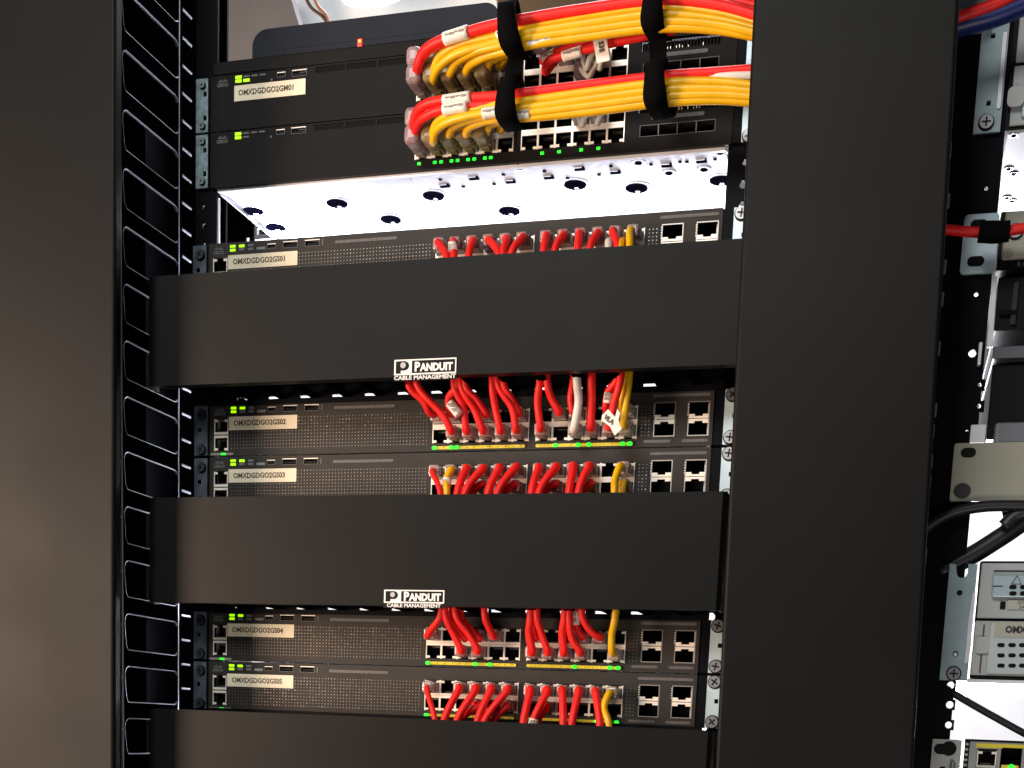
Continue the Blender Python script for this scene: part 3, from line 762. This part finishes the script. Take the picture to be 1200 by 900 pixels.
# first bundle (switch GM01)
bundle(0, 1, 0, [(489, 82), (496, 62), (514, 49), (548, 38), (592, 27), (680, 12), (770, 1), (840, 6), (905, 24)], RED, -.004, r=.0040, wrap=((521, 46.0, -.050), (549, 37.0, -.053)))
bundle(0, 0, 0, [(487, 88), (493, 70), (508, 55), (548, 42), (592, 30), (680, 17), (770, -4), (840, -2), (905, 12)], RED, .000, r=.0034)
bundle(0, 1, 1, [(508, 84), (516, 66), (540, 52), (580, 42), (620, 31), (690, 18.5), (770, 9), (840, 16), (905, 34)], YEL, -.002, wrap=((583, 43, -.052), (602, 36, -.054)))
bundle(0, 0, 1, [(508, 92), (515, 78), (536, 63), (580, 50), (620, 38.5), (690, 27), (770, 17), (840, 23), (905, 40)], YEL, -.004)
bundle(0, 1, 2, [(527, 86), (536, 72), (556, 61), (585, 54), (625, 44), (690, 35), (770, 25.5), (840, 29), (905, 44)], YEL, -.005)
bundle(0, 1, 3, [(546, 84), (552, 75), (570, 66), (593, 60), (630, 51), (690, 42.5), (770, 33), (840, 35), (905, 47)], YEL, -.003, wrap=((620, 51.5, -.054), (648, 46, -.056)))
bundle(0, 1, 4, [(566, 82), (572, 74), (583, 67), (598, 61), (630, 44), (690, 33), (770, 22), (840, 27), (905, 42)], YEL, .010)
bundle(0, 1, 5, [(585, 78), (590, 70), (600, 60), (615, 50), (640, 38), (690, 25), (770, 14), (840, 21), (905, 38)], YEL, .011)
for c_, y_ in ((2, 88), (3, 87), (4, 86)):
    bundle(0, 0, c_, [(508+19.5*(c_-1), y_+2), (513+19.5*(c_-1), y_-8), (530+16*(c_-1), y_-20), (600, 52-c_), (640, 42-c_), (690, 31-2*c_), (770, 20-2*c_), (840, 25-c_), (905, 40-c_)], YEL, .0095)
# second bundle (switch without label)
bundle(1, 1, 0, [(485, 152), (487, 134), (500, 122), (530, 116), (590, 112), (680, 101), (770, 90), (840, 85), (905, 80)], RED, -.002, r=.0036, wrap=((520, 118.5, -.051), (552, 113.5, -.053)))
bundle(1, 0, 0, [(486, 160), (490, 145), (503, 134), (530, 126), (590, 121), (680, 106), (770, 97), (840, 90), (905, 84)], RED, .000, r=.0034, wrap=((520, 129, -.049), (548, 124, -.052)))
bundle(1, 1, 1, [(507, 158), (512, 144), (530, 133), (570, 125), (620, 118), (690, 108), (770, 98), (840, 96), (905, 104)], YEL, -.003)
bundle(1, 0, 1, [(508, 165), (512, 152), (530, 141), (570, 132), (620, 126), (690, 116), (770, 106), (840, 104), (905, 110)], YEL, -.005, wrap=((566, 133.5, -.053), (588, 130, -.054)))
bundle(1, 1, 2, [(526, 158), (531, 148), (550, 140), (580, 135), (620, 132), (690, 124), (770, 114), (840, 111), (905, 116)], YEL, -.004, wrap=((604, 134.5, -.054), (622, 132.5, -.056)))
bundle(1, 1, 3, [(546, 157), (550, 149), (564, 143), (586, 139), (625, 137), (690, 131), (770, 121), (840, 117), (905, 122)], YEL, -.002)
bundle(1, 1, 4, [(566, 155), (571, 148), (582, 143), (598, 140), (630, 128), (690, 120), (770, 110), (840, 106), (905, 112)], YEL, .010)
bundle(1, 1, 5, [(586, 152), (590, 146), (600, 138), (615, 130), (640, 122), (690, 112), (770, 102), (840, 100), (905, 106)], YEL, .011)
for c_, y_ in ((2, 163), (3, 162), (4, 160)):
    bundle(1, 0, c_, [(508+19.5*(c_-1), y_+1), (513+19.5*(c_-1), y_-8), (530+16*(c_-1), y_-18), (600, 136-c_), (640, 128-c_), (690, 118-2*c_), (770, 108-2*c_), (840, 104-c_), (905, 110-c_)], YEL, .0095)
t = thing('loose_cord', 'cream white cord above the yellow cords of the lower bundle, right end', 'cable')
MB().tube([at(745, 101, -.050), at(800, 95, -.054), at(840, 89.5, -.062), (at(905, 87.5, -.062))], .0030, WHI).build('cord', t)
# short cords behind the bundles
cable(0, 8, 1, [(640, 84), (645, 70, -.03), (680, 60, -.036), (720, 50, -.04), (790, 36, -.045)], RED, r=.0030, big=True, wrap=((660, 66.5, -.034), (682, 59.5, -.037)))
cable(0, 7, 1, [(636, 72), (642, 66, -.026), (655, 60, -.030), (700, 44, -.034)], RED, r=.0028, big=True, wrap=((637, 70, -.026), (650, 62, -.030)))
fl = cable(0, 9, 1, [(687, 80), (692, 66, -.028), (702, 50, -.036), (720, 36, -.04)], WHI, r=.0022, big=True)
P = [at(x, y, -.046) for x, y in ((695, 48), (711, 46), (715, 71), (700, 75))]
o = MB().prism([(p.x, p.z) for p in P], -.0468, -.0462, WRAP).build('flag_label', fl)
c_ = at(704.5, 55, -.047); text('flag_text', 'S3E', .0052, c_.x, -.0472, c_.z, INK, o, bold=.0002, rz=math.radians(80))
cable(0, 10, 1, [(703, 80), (706, 66, -.028), (712, 50, -.036), (725, 36, -.04)], WHI, r=.0022, big=True)
cable(0, 9, 0, [(690, 90), (697, 78, -.02), (704, 62, -.028), (716, 44, -.034)], WHI, r=.0020)
cable(1, 9, 1, [(682, 146), (686, 136, -.03), (696, 128, -.038), (712, 120, -.042)], WHI, r=.0024, big=True)
cable(1, 10, 1, [(700, 144), (704, 134, -.03), (714, 124, -.038), (730, 116, -.042)], WHI, r=.0024, big=True)

# ------------------------------------------------------------------ hook-and-loop straps
def strap(top, bot, Y, wd, dep, label, tail=None, tilt=0):
    """band looped round a bundle; its front arcs from the top point to the bottom point (pixels measured at depth Y)"""
    a, b_ = at(*top, Y), at(*bot, Y); c = (a+b_)/2; up = (a-b_)/2; N = 28
    side = Vector((1, 0, .08)).normalized(); bm = bmesh.new(); th = .0016; rings = []
    for k in range(N):
        q = 2*math.pi*k/N; ct, st = math.cos(q), math.sin(q)
        ctp = math.copysign(abs(ct)**.8, ct); stp = math.copysign(abs(st)**.8, st)
        ring = []
        for e, sgn in ((0, -1), (0, 1), (th, 1), (th, -1)):
            w_ = wd/2*(1+.10*math.sin(3*q+1))
            p = c + up*ctp*(1+e/up.length) + Vector((0, -1, 0))*(dep+e)*stp + side*(sgn*w_+.0012*math.sin(2*q))
            ring.append(bm.verts.new(p))
        rings.append(ring)
    for k in range(N):
        A, B = rings[k], rings[(k+1) % N]
        for j in range(4): bm.faces.new((A[j], A[(j+1) % 4], B[(j+1) % 4], B[j]))
    bmesh.ops.recalc_face_normals(bm, faces=bm.faces)
    for f in bm.faces: f.smooth = True
    me = bpy.data.meshes.new('strap_loop'); bm.to_mesh(me); bm.free(); me.materials.append(VELC)
    t = thing('cable_strap', label, 'strap', (0, 0, 0), 'black straps holding the upper bundles')
    link('strap_loop', me, t)
    if tail:
        P = [at(x, y, Y_) for x, y, Y_ in tail]; b = MB()
        P = spline(P, 6)
        bm = b.bm; prev = None; i = b.mi(VELC)
        for p in P:
            r_ = [bm.verts.new(p+Vector((s*wd*.42, d, 0))) for s, d in ((-1, 0), (1, 0), (1, .0014), (-1, .0014))]
            if prev:
                for j in range(4): bm.faces.new((prev[j], prev[(j+1) % 4], r_[(j+1) % 4], r_[j]))
            else: bm.faces.new(r_)
            prev = r_
        bm.faces.new(prev); bmesh.ops.recalc_face_normals(bm, faces=bm.faces)
        b.build('strap_tail', t)
    return t
strap((597, 9), (606, 64), -.052, .0150, .017, 'black strap round the left end of the upper yellow bundle', [(606, 60, -.05), (602, 80, -.047), (600, 102, -.05)])
strap((601, 96), (600, 147), -.052, .0150, .017, 'black strap round the left end of the lower yellow bundle')
strap((770, -9), (770, 41), -.058, .0150, .018, 'black strap round the right half of the upper yellow bundle', [(770, 38, -.058), (771, 60, -.050), (772, 88, -.055)])
strap((770, 79), (774, 132), -.058, .0155, .018, 'black strap round the right half of the lower yellow bundle')

# ------------------------------------------------------------------ neighbouring rack on the right
t = upright(.598, .6445, .0035, holes_at([(1144, 345, .0016), (1139.5, 414, .0028), (1148, 451, .0014), (1147, 476, .0016), (1133, 506, .0013), (1114, 803, .0026), (1113, 826, .0028), (1111.6, 849.6, .0026), (1156, 221, .0014)]), -.12, .90, 'black square-holed upright of the neighbouring rack on the right')
def pz(y, x=1150): return at(x, y).z
def pxx(x, y): return at(x, y).x
def zinc_ear(t, x0, x1, z0, z1, holes, notch=False, slot=None):
    b = MB(); hs = list(holes)
    if slot: hs.append(slot)
    b.plate(x0, x1, z0, z1, -.0012, .0012, hs, EAR2)
    return b.build('mounting_bracket', t)
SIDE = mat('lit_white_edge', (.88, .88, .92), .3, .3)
# -- top device with grey panel
t = thing('grey_server', 'pale grey device at the top right with blue-grey bracket and round latch', 'server')
za, zb_ = pz(157, 1145), pz(20, 1160); x0, x1 = .6222, .6408
e = zinc_ear(t, x0, x1, za, zb_, [(x0+.0075, x0+.0105, za+.0180, za+.0215), (x0+.0065, x0+.0095, za+.0630, za+.0665)], slot=None)
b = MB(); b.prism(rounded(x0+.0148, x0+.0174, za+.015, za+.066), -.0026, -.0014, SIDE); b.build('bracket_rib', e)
sc = link('screw', SCR, e, (x0+.0085, -.0012, za+.0065))
MB().box(.6438, .80, -.004, .30, za-.001, .62, BLK).build('chassis', t)
MB().box(.6470, .80, -.0075, -.0042, pz(78, 1190), .62, GREYP, .0008).build('upper_panel', t)
MB().box(.6465, .80, -.0065, -.0042, za+.001, pz(82, 1190), GREYP, .0008).build('lower_panel', t)
MB().box(.6540, .80, -.0095, -.0066, za+.005, pz(86, 1190), BLUEG, .001).build('side_module', t)
pc = at(1190, 114, -.01)
MB().prism(rounded(pc.x-.0055, pc.x+.0060, pc.z-.0068, pc.z+.0068, .004), -.0115, -.0097, GREYP).build('latch', t)
zu = za-.0012
MB().box(.6460, .80, -.004, .30, zu-.002, zu, mat('base_plate_paint', (.30, .30, .31), .6, noise=.05, nscale=20)).build('base_plate', t)
b = MB()
for x, y in ((1188, 158), (1182, 197), (1188, 203), (1180, 231), (1186, 235)):
    d = R3.transposed() @ Vector(((x-CX)/FPX, (y-CY)/FPX, 1)); p = CAM+d*((zu-.002-CAM.z)/d.z)
    b = MB(); b.disc((p.x, p.y, zu-.0028), .0035, .0008, SCREW, 16, 'z'); b.disc((p.x, p.y, zu-.0032), .0018, .0004, HOLE, 12, 'z'); b.build('rivet', t)
o = MB().box(.6425, .6448, .010, .016, pz(385, 1165), pz(160, 1180), SIDE).build('gap_light_strip')  # pale strip stands in for white light in the gap
tag(o, 'narrow pale strip standing in for light between the right-hand upright and its devices', 'light strip')
# -- small beige device
t = thing('beige_device', 'small beige device with pale bracket behind the red cord, right rack', 'network device')
za, zb_ = pz(321, 1150), pz(251, 1155)
b = MB(); xa, xb = .6215, .6460
pts = rounded(xa, xb, za, zb_, .003)
b.prism(pts, -.0014, .0012, EAR)
for zz in (za+.0085, zb_-.0075): b.prism(rounded(xa+.0045, xa+.0165, zz-.0035, zz+.0035), -.0018, -.0015, BLK)
b.build('mounting_bracket', t)
MB().box(.6468, .80, -.002, .20, za+.001, zb_, BLK).build('chassis', t)
zf = pz(307, 1185)
MB().box(.6495, .80, -.006, -.0022, zf, zb_-.001, BEIGE, .002).build('front_panel', t)
sc = link('screw', SCR, t, (.6575, -.006, zf+.0185)); 
c_ = at(1181, 297, -.007)
MB().prism(rounded(c_.x-.0030, c_.x+.0030, c_.z-.0030, c_.z+.0030), -.0064, -.0061, PRINT).build('earth_ring', t)
MB().prism(rounded(c_.x-.0025, c_.x+.0025, c_.z-.0025, c_.z+.0025), -.0067, -.0065, BEIGE).build('earth_disc', t)
text('earth_mark', '+', .005, c_.x, -.0069, c_.z, PRINT, t)
zz = pz(312, 1190); MB().box(.655, .80, -.0035, -.0022, zz-.0025, zz+.0025, BLK).build('lower_strip', t)
text('strip_text', '0 14 8', .0042, .6665, -.0038, zz, PRINT, t)
o = MB().prism([(.6447, pz(322, 1165)), (.6482, pz(322, 1165)), (.6494, pz(405, 1160)), (.6458, pz(405, 1160))], .0035, .006, SIDE).build('gap_light_strip')  # lower stretch of the painted gap light
tag(o, 'tapering pale strip standing in for light directly below the bracket of the beige device', 'light strip')
# -- dark recessed devices
t = thing('dark_device', 'black recessed device below the beige one, right rack', 'network device')
MB().box(.6495, .80, .004, .25, pz(385, 1180), pz(322, 1180), BEZT, .001).build('chassis', t)
MB().box(.6600, .664, .001, .0038, pz(380, 1180), pz(330, 1180), BEZ, .0005).build('handle_bar', t)
p = at(1181, 367, .002); MB().box(p.x-.006, p.x+.006, .0005, .0038, p.z-.002, p.z+.002, DARK, .001).build('finger_slot', t)
t = thing('shelf_edge', 'dark grey metal shelf edge under the black device, right rack', 'shelf')
MB().box(.6500, .80, -.002, .25, pz(421, 1165), pz(407, 1165), mat('shelf_grey', (.10, .095, .11), .45, .3), .0006).build('shelf_plate', t)
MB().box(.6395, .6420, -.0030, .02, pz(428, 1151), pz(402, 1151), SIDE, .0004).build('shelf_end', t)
t = thing('lower_dark_device', 'black device in shadow between the shelf edge and the beige blank plate', 'network device')
MB().box(.6510, .80, .006, .25, pz(512, 1175), pz(424, 1175), BEZT, .001).build('chassis', t)
MB().box(.6560, .80, .000, .0058, pz(522, 1175), pz(494, 1175), mat('lip_grey', (.16, .165, .18), .45, .2), .0028, 3).build('grey_lip', t)
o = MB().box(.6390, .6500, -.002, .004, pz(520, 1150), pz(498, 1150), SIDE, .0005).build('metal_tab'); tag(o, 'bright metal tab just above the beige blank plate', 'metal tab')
o = MB().box(.6440, .90, .270, .274, pz(524, 1180), pz(300, 1180), RAIL).build('dark_backing'); tag(o, 'black backing added deep behind the dark devices of the right rack', 'panel')  # dark sheet added to hide the bright wall behind these devices
# -- beige blank plate
t = thing('blank_plate', 'plain beige blank plate with two dark slots in the right rack', 'blanking plate')
za, zb_ = pz(588, 1120), pz(520, 1120); xa = .6285
b = MB(); b.prism(rounded(xa, .80, za, zb_, .002), -.0016, .0006, BEIGE); b.build('plate', t)
b = MB(); b.prism(rounded(xa+.0050, xa+.0158, zb_-.0105, zb_-.0035), -.0021, -.0018, BLK); b.build('slot', t)
b = MB(); b.disc((xa+.0085, -.0024, za+.0075), .0056, .0006, mat('slot_brown', (.025, .022, .02), .5), 20, rx=.0062); b.build('slot', t)
# -- cables in the white gap
for k, (q, r_, y_) in enumerate([([(1060, 640), (1105, 606), (1150, 594), (1205, 593), (1240, 594)], .0042, -.008), ([(1100, 672), (1140, 650), (1175, 628), (1205, 608), (1240, 590)], .0072, .010), ([(1176, 618), (1190, 605), (1210, 600), (1240, 592)], .0055, -.004), ([(1177, 590), (1180, 606), (1183, 622)], .0028, .004)]):
    o = MB().tube([at(x, y, y_) for x, y in q], r_, BLKC, 12).build('power_cable')
    tag(o, ['slim black cord running just under the beige blank plate', 'thick black cord crossing the white gap diagonally', 'short black cord end above the thick diagonal one', 'thin black cord hanging straight under the beige plate'][k], 'cord', 'black cords in the white gap')
# -- 2U device with label
t = thing('module_server', 'two-tier pale grey device with blue-grey module, vent holes and OMXD label', 'server')
x0, x1 = .6328, .6530; za, zb_ = pz(797, 1106), pz(661, 1110)
b = MB(); nx = x0+.0095
out = [(x0, za), (x1, za), (x1, zb_), (x0+.0135, zb_)]
for k in range(9):
    a = math.radians(0-180*k/8); out.append((nx+.0040*math.cos(a), zb_-.006+.0045*math.sin(a)))
out += [(x0+.0045, zb_), (x0, zb_)]
b.prism(out, -.0012, .0012, EAR2)
b.disc((x0+.0090, -.0016, zb_-.0215), .0021, .0003, BLK, 16); b.disc((x0+.0100, -.0016, za+.0200), .0021, .0003, BLK, 16); b.disc((x0+.0100, -.0018, za+.0196), .0014, .0002, SIDE, 16)
e = b.build('mounting_bracket', t)
b = MB(); b.prism([(x0+.0170, za+.013), (x0+.0190, za+.013), (x1+.0003, za+.020), (x1+.0003, zb_-.024), (x0+.0185, zb_-.020), (x0+.0172, zb_-.040)], -.0028, -.0014, SIDE); b.build('bracket_rib', e)
sc = link('screw', SCR, e, (x0+.0100, -.0012, za+.0050))
zb2, zs, zt_ = pz(796, 1160), pz(727, 1160), pz(658, 1160)
MB().box(.6545, .80, -.004, .30, zb2, zt_, BLK, .0015).build('chassis', t)
MB().box(.6555, .80, -.0075, -.0042, zs+.001, zt_-.002, GREYP, .001).build('upper_tray', t)
A = at(1162, 700, -.012); B = at(1200, 674, -.012)
m_ = MB().box(A.x, .80, -.0125, -.0078, A.z, B.z, BLUEG, .0012); m_.box(A.x+.0002, A.x+.007, -.0130, -.0126, (A.z+B.z)/2-.0003, (A.z+B.z)/2+.0003, BLK)
mo = m_.build('power_module', t)
tri = at(1191.5, 680, -.013); s_ = .0034
b = MB()
P3 = [(tri.x-s_, tri.z-s_*.8), (tri.x+s_, tri.z-s_*.8), (tri.x, tri.z+s_)]
for i in range(3):
    p, q = Vector(P3[i]), Vector(P3[(i+1) % 3]); d = (q-p).normalized(); nn = Vector((-d.y, d.x))*.00025
    b.prism([tuple(p-nn), tuple(q-nn), tuple(q+nn), tuple(p+nn)], -.0129-.0001*i, -.0126, INK)
b.build('warning_triangle', mo)
b = MB()
for y in (688, 695.5):
    for x in (1187, 1199.5, 1212):
        p = at(x, y, -.0127); b.prism(rounded(p.x-.0026, p.x+.0026, p.z-.0016, p.z+.0016), -.0129, -.0126, BLK)
b.build('vent_holes', mo)
A = at(1180, 714, -.009); B = at(1200, 703, -.009)
e = MB().box(A.x, .80, -.0088, -.0077, A.z, B.z, mat('caption_beige', (.45, .43, .38), .5)).build('caption_card', t)
text('caption_text', 'DC', .0034, A.x+.0095, -.0091, (A.z+B.z)/2+.0018, INK, e); text('caption_text', '5A', .0034, A.x+.0105, -.0091, (A.z+B.z)/2-.0018, INK, e)
A = at(1176, 712, -.009); MB().box(A.x-.0025, A.x+.0012, -.0086, -.0077, A.z-.001, A.z+.0045, BLK).build('latch_slot', t)
MB().box(.6645, .80, -.0081, -.0077, pz(671.5, 1185), pz(670, 1185), BLK).build('panel_groove', t)
MB().box(.6548, .80, -.0075, -.0042, zb2+.0025, zs-.001, GREYP, .001).build('lower_tray', t)
MB().box(.6655, .80, -.0095, -.0077, zb2+.0035, zs-.002, mat('pale_module', (.48, .53, .52), .45, noise=.05, nscale=40), .001).build('drive_module', t)
pc = at(1151, 800-22.5, -.01); pc = at(1151, 756, -.01)
MB().prism(rounded(pc.x-.0048, pc.x+.0048, pc.z-.0062, pc.z+.0062, .0025), -.0100, -.0077, GREYP).build('latch', t)
MB().box(pc.x-.0004, pc.x+.0008, -.0080, -.0077, zb2+.004, pc.z-.0065, INK).build('seam', t); MB().box(pc.x-.0004, pc.x+.0008, -.0080, -.0077, pc.z+.0065, zs-.004, INK).build('seam', t)
A = at(1165, 747, -.0097); B = at(1200, 729, -.0097)
e = MB().box(A.x, .80, -.0100, -.0096, A.z, B.z, mat('grey_label', (.42, .40, .34), .6)).build('name_label', t)
text('label_text', 'OMXDGDGO2', .0066, at(1178, 738, -.01).x, -.0103, at(1178, 738, -.01).z, mat('bold_ink', (.03, .028, .025), .6), e, ax='LEFT', sx=.95, bold=.0003)
b = MB()
for y in (756, 768, 780):
    for x in (1173, 1186, 1198.5, 1211):
        p = at(x, y, -.0097); b.prism(rounded(p.x-.0027, p.x+.0027, p.z-.0015, p.z+.0015), -.0099, -.0096, BLK)
b.build('vent_holes', t)
MB().box(.6530, .80, -.003, .30, zb2-.0030, zb2-.0004, GALV).build('base_plate', t)
o = MB().tube([at(x, y, .012) for x, y in ((1105, 805), (1135, 823), (1165, 840), (1205, 862), (1240, 880))], .0028, BLKC).build('power_cable')
tag(o, 'thin black cord slanting down below the OMXD device', 'cord')
# -- bottom device with yellow marked ports
t = thing('port_panel', 'grey device with yellow marked sockets and green light, bottom right corner', 'network device')
zt_ = pz(866, 1135); x0 = .6318
b = MB(); b.plate(x0, .6535, zt_-.060, zt_-.001, -.0012, .0012, [(x0+.007, x0+.011, zt_-.026, zt_-.022)], mat('dull_zinc', (.42, .42, .40), .45, .3, noise=.1))
b.prism(rounded(x0+.0015, x0+.0175, zt_-.0125, zt_-.0045, .0038), -.0016, -.0013, BLK); b.disc((x0+.0125, -.0019, zt_-.0080), .0056, .0003, BLK, 20)
b.box(x0+.0145, x0+.0180, -.006, -.0014, zt_-.032, zt_-.0180, SCREW, .001)
b.build('mounting_bracket', t)
XL = .6555
MB().plate(XL, .80, zt_-.060, zt_, -.003, .10, [(.6652, .6795, zt_-.036, zt_-.0095), (.6825, .697, zt_-.036, zt_-.006), (.70, .715, zt_-.036, zt_-.006)], BLK).build('chassis', t)
b = MB(); 
for k in range(6): b.box(XL+.0004, XL+.0030, -.0042, -.0031, zt_-.005-k*.004, zt_-.003-k*.004, GREYP, .0006)
b.plate(XL+.0038, .80, zt_-.060, zt_-.0018, -.0045, -.0031, [(.6650, .6797, zt_-.036, zt_-.0070), (.6822, .6975, zt_-.036, zt_-.0040)], mat('frame_grey', (.33, .33, .32), .4, .4, noise=.1))
b.build('front_frame', t)
MB().box(.6640, .6830, -.0052, -.0046, zt_-.0062, zt_-.0030, YTAB).build('yellow_mark', t)
MB().box(.6822, .80, -.0056, -.0046, zt_-.0055, zt_-.0028, YTAB).build('yellow_mark', t)
MB().box(.664, .80, .012, .014, zt_-.06, zt_-.003, DARK).build('socket_back', t)
link('ethernet_port', PUP, t, (.6724, -.003, zt_-.0150)); 
MB().box(.6832, .6960, -.0052, -.0040, zt_-.030, zt_-.0185, YTAB, .001).build('yellow_clip', t)
MB().disc((.6905, -.0064, zt_-.0200), .0022, .001, LEDC, 16).build('link_led', t)
MB().box(.6655, .6805, -.012, -.005, zt_-.030, zt_-.0225, mat('boot_grey', (.10, .10, .11), .5), .0015).build('plug_boot', t)
# -- cords crossing in the top right and the red one with a strap
for k, (q, r_, m_, y_) in enumerate([([(1095, 30), (1135, 17), (1170, 4), (1200, -12)], .0042, RED, -.050), ([(1080, 48), (1125, 31), (1165, 20), (1205, 4), (1240, -9)], .0066, BLUEC, -.045)]):
    o = MB().tube([at(x, y, y_) for x, y in q], r_, m_, 14).build('network_cable')
    tag(o, ['red cord rising across the top right corner above the blue one', 'thick dark blue cord crossing the top right corner'][k], 'cord')
A = at(1120, 22, -.02); B = at(1162, -20, -.02)
o = MB().box(A.x, B.x, -.02, .02, A.z, B.z, GREYP, .001).build('grey_block'); tag(o, 'dim grey block above the red cord in the top right corner', 'block')
t = thing('ethernet_cable', 'red cord with black strap crossing in front of the beige device', 'cord')
MB().tube([at(x, y, -.030) for x, y in ((1060, 266), (1108, 269), (1140, 272), (1170, 273), (1190, 269), (1215, 265), (1240, 262))], .0036, RED, 14).build('cord', t)
t = thing('cable_strap', 'black strap sleeve wrapped round the red cord, right rack', 'strap')
MB().tube([at(x, y, -.032) for x, y in ((1147, 272), (1158, 272), (1170, 272), (1183, 271))], lambda u: .0078-.0012*abs(u-.5), VELC, 10, 3).build('strap_loop', t)
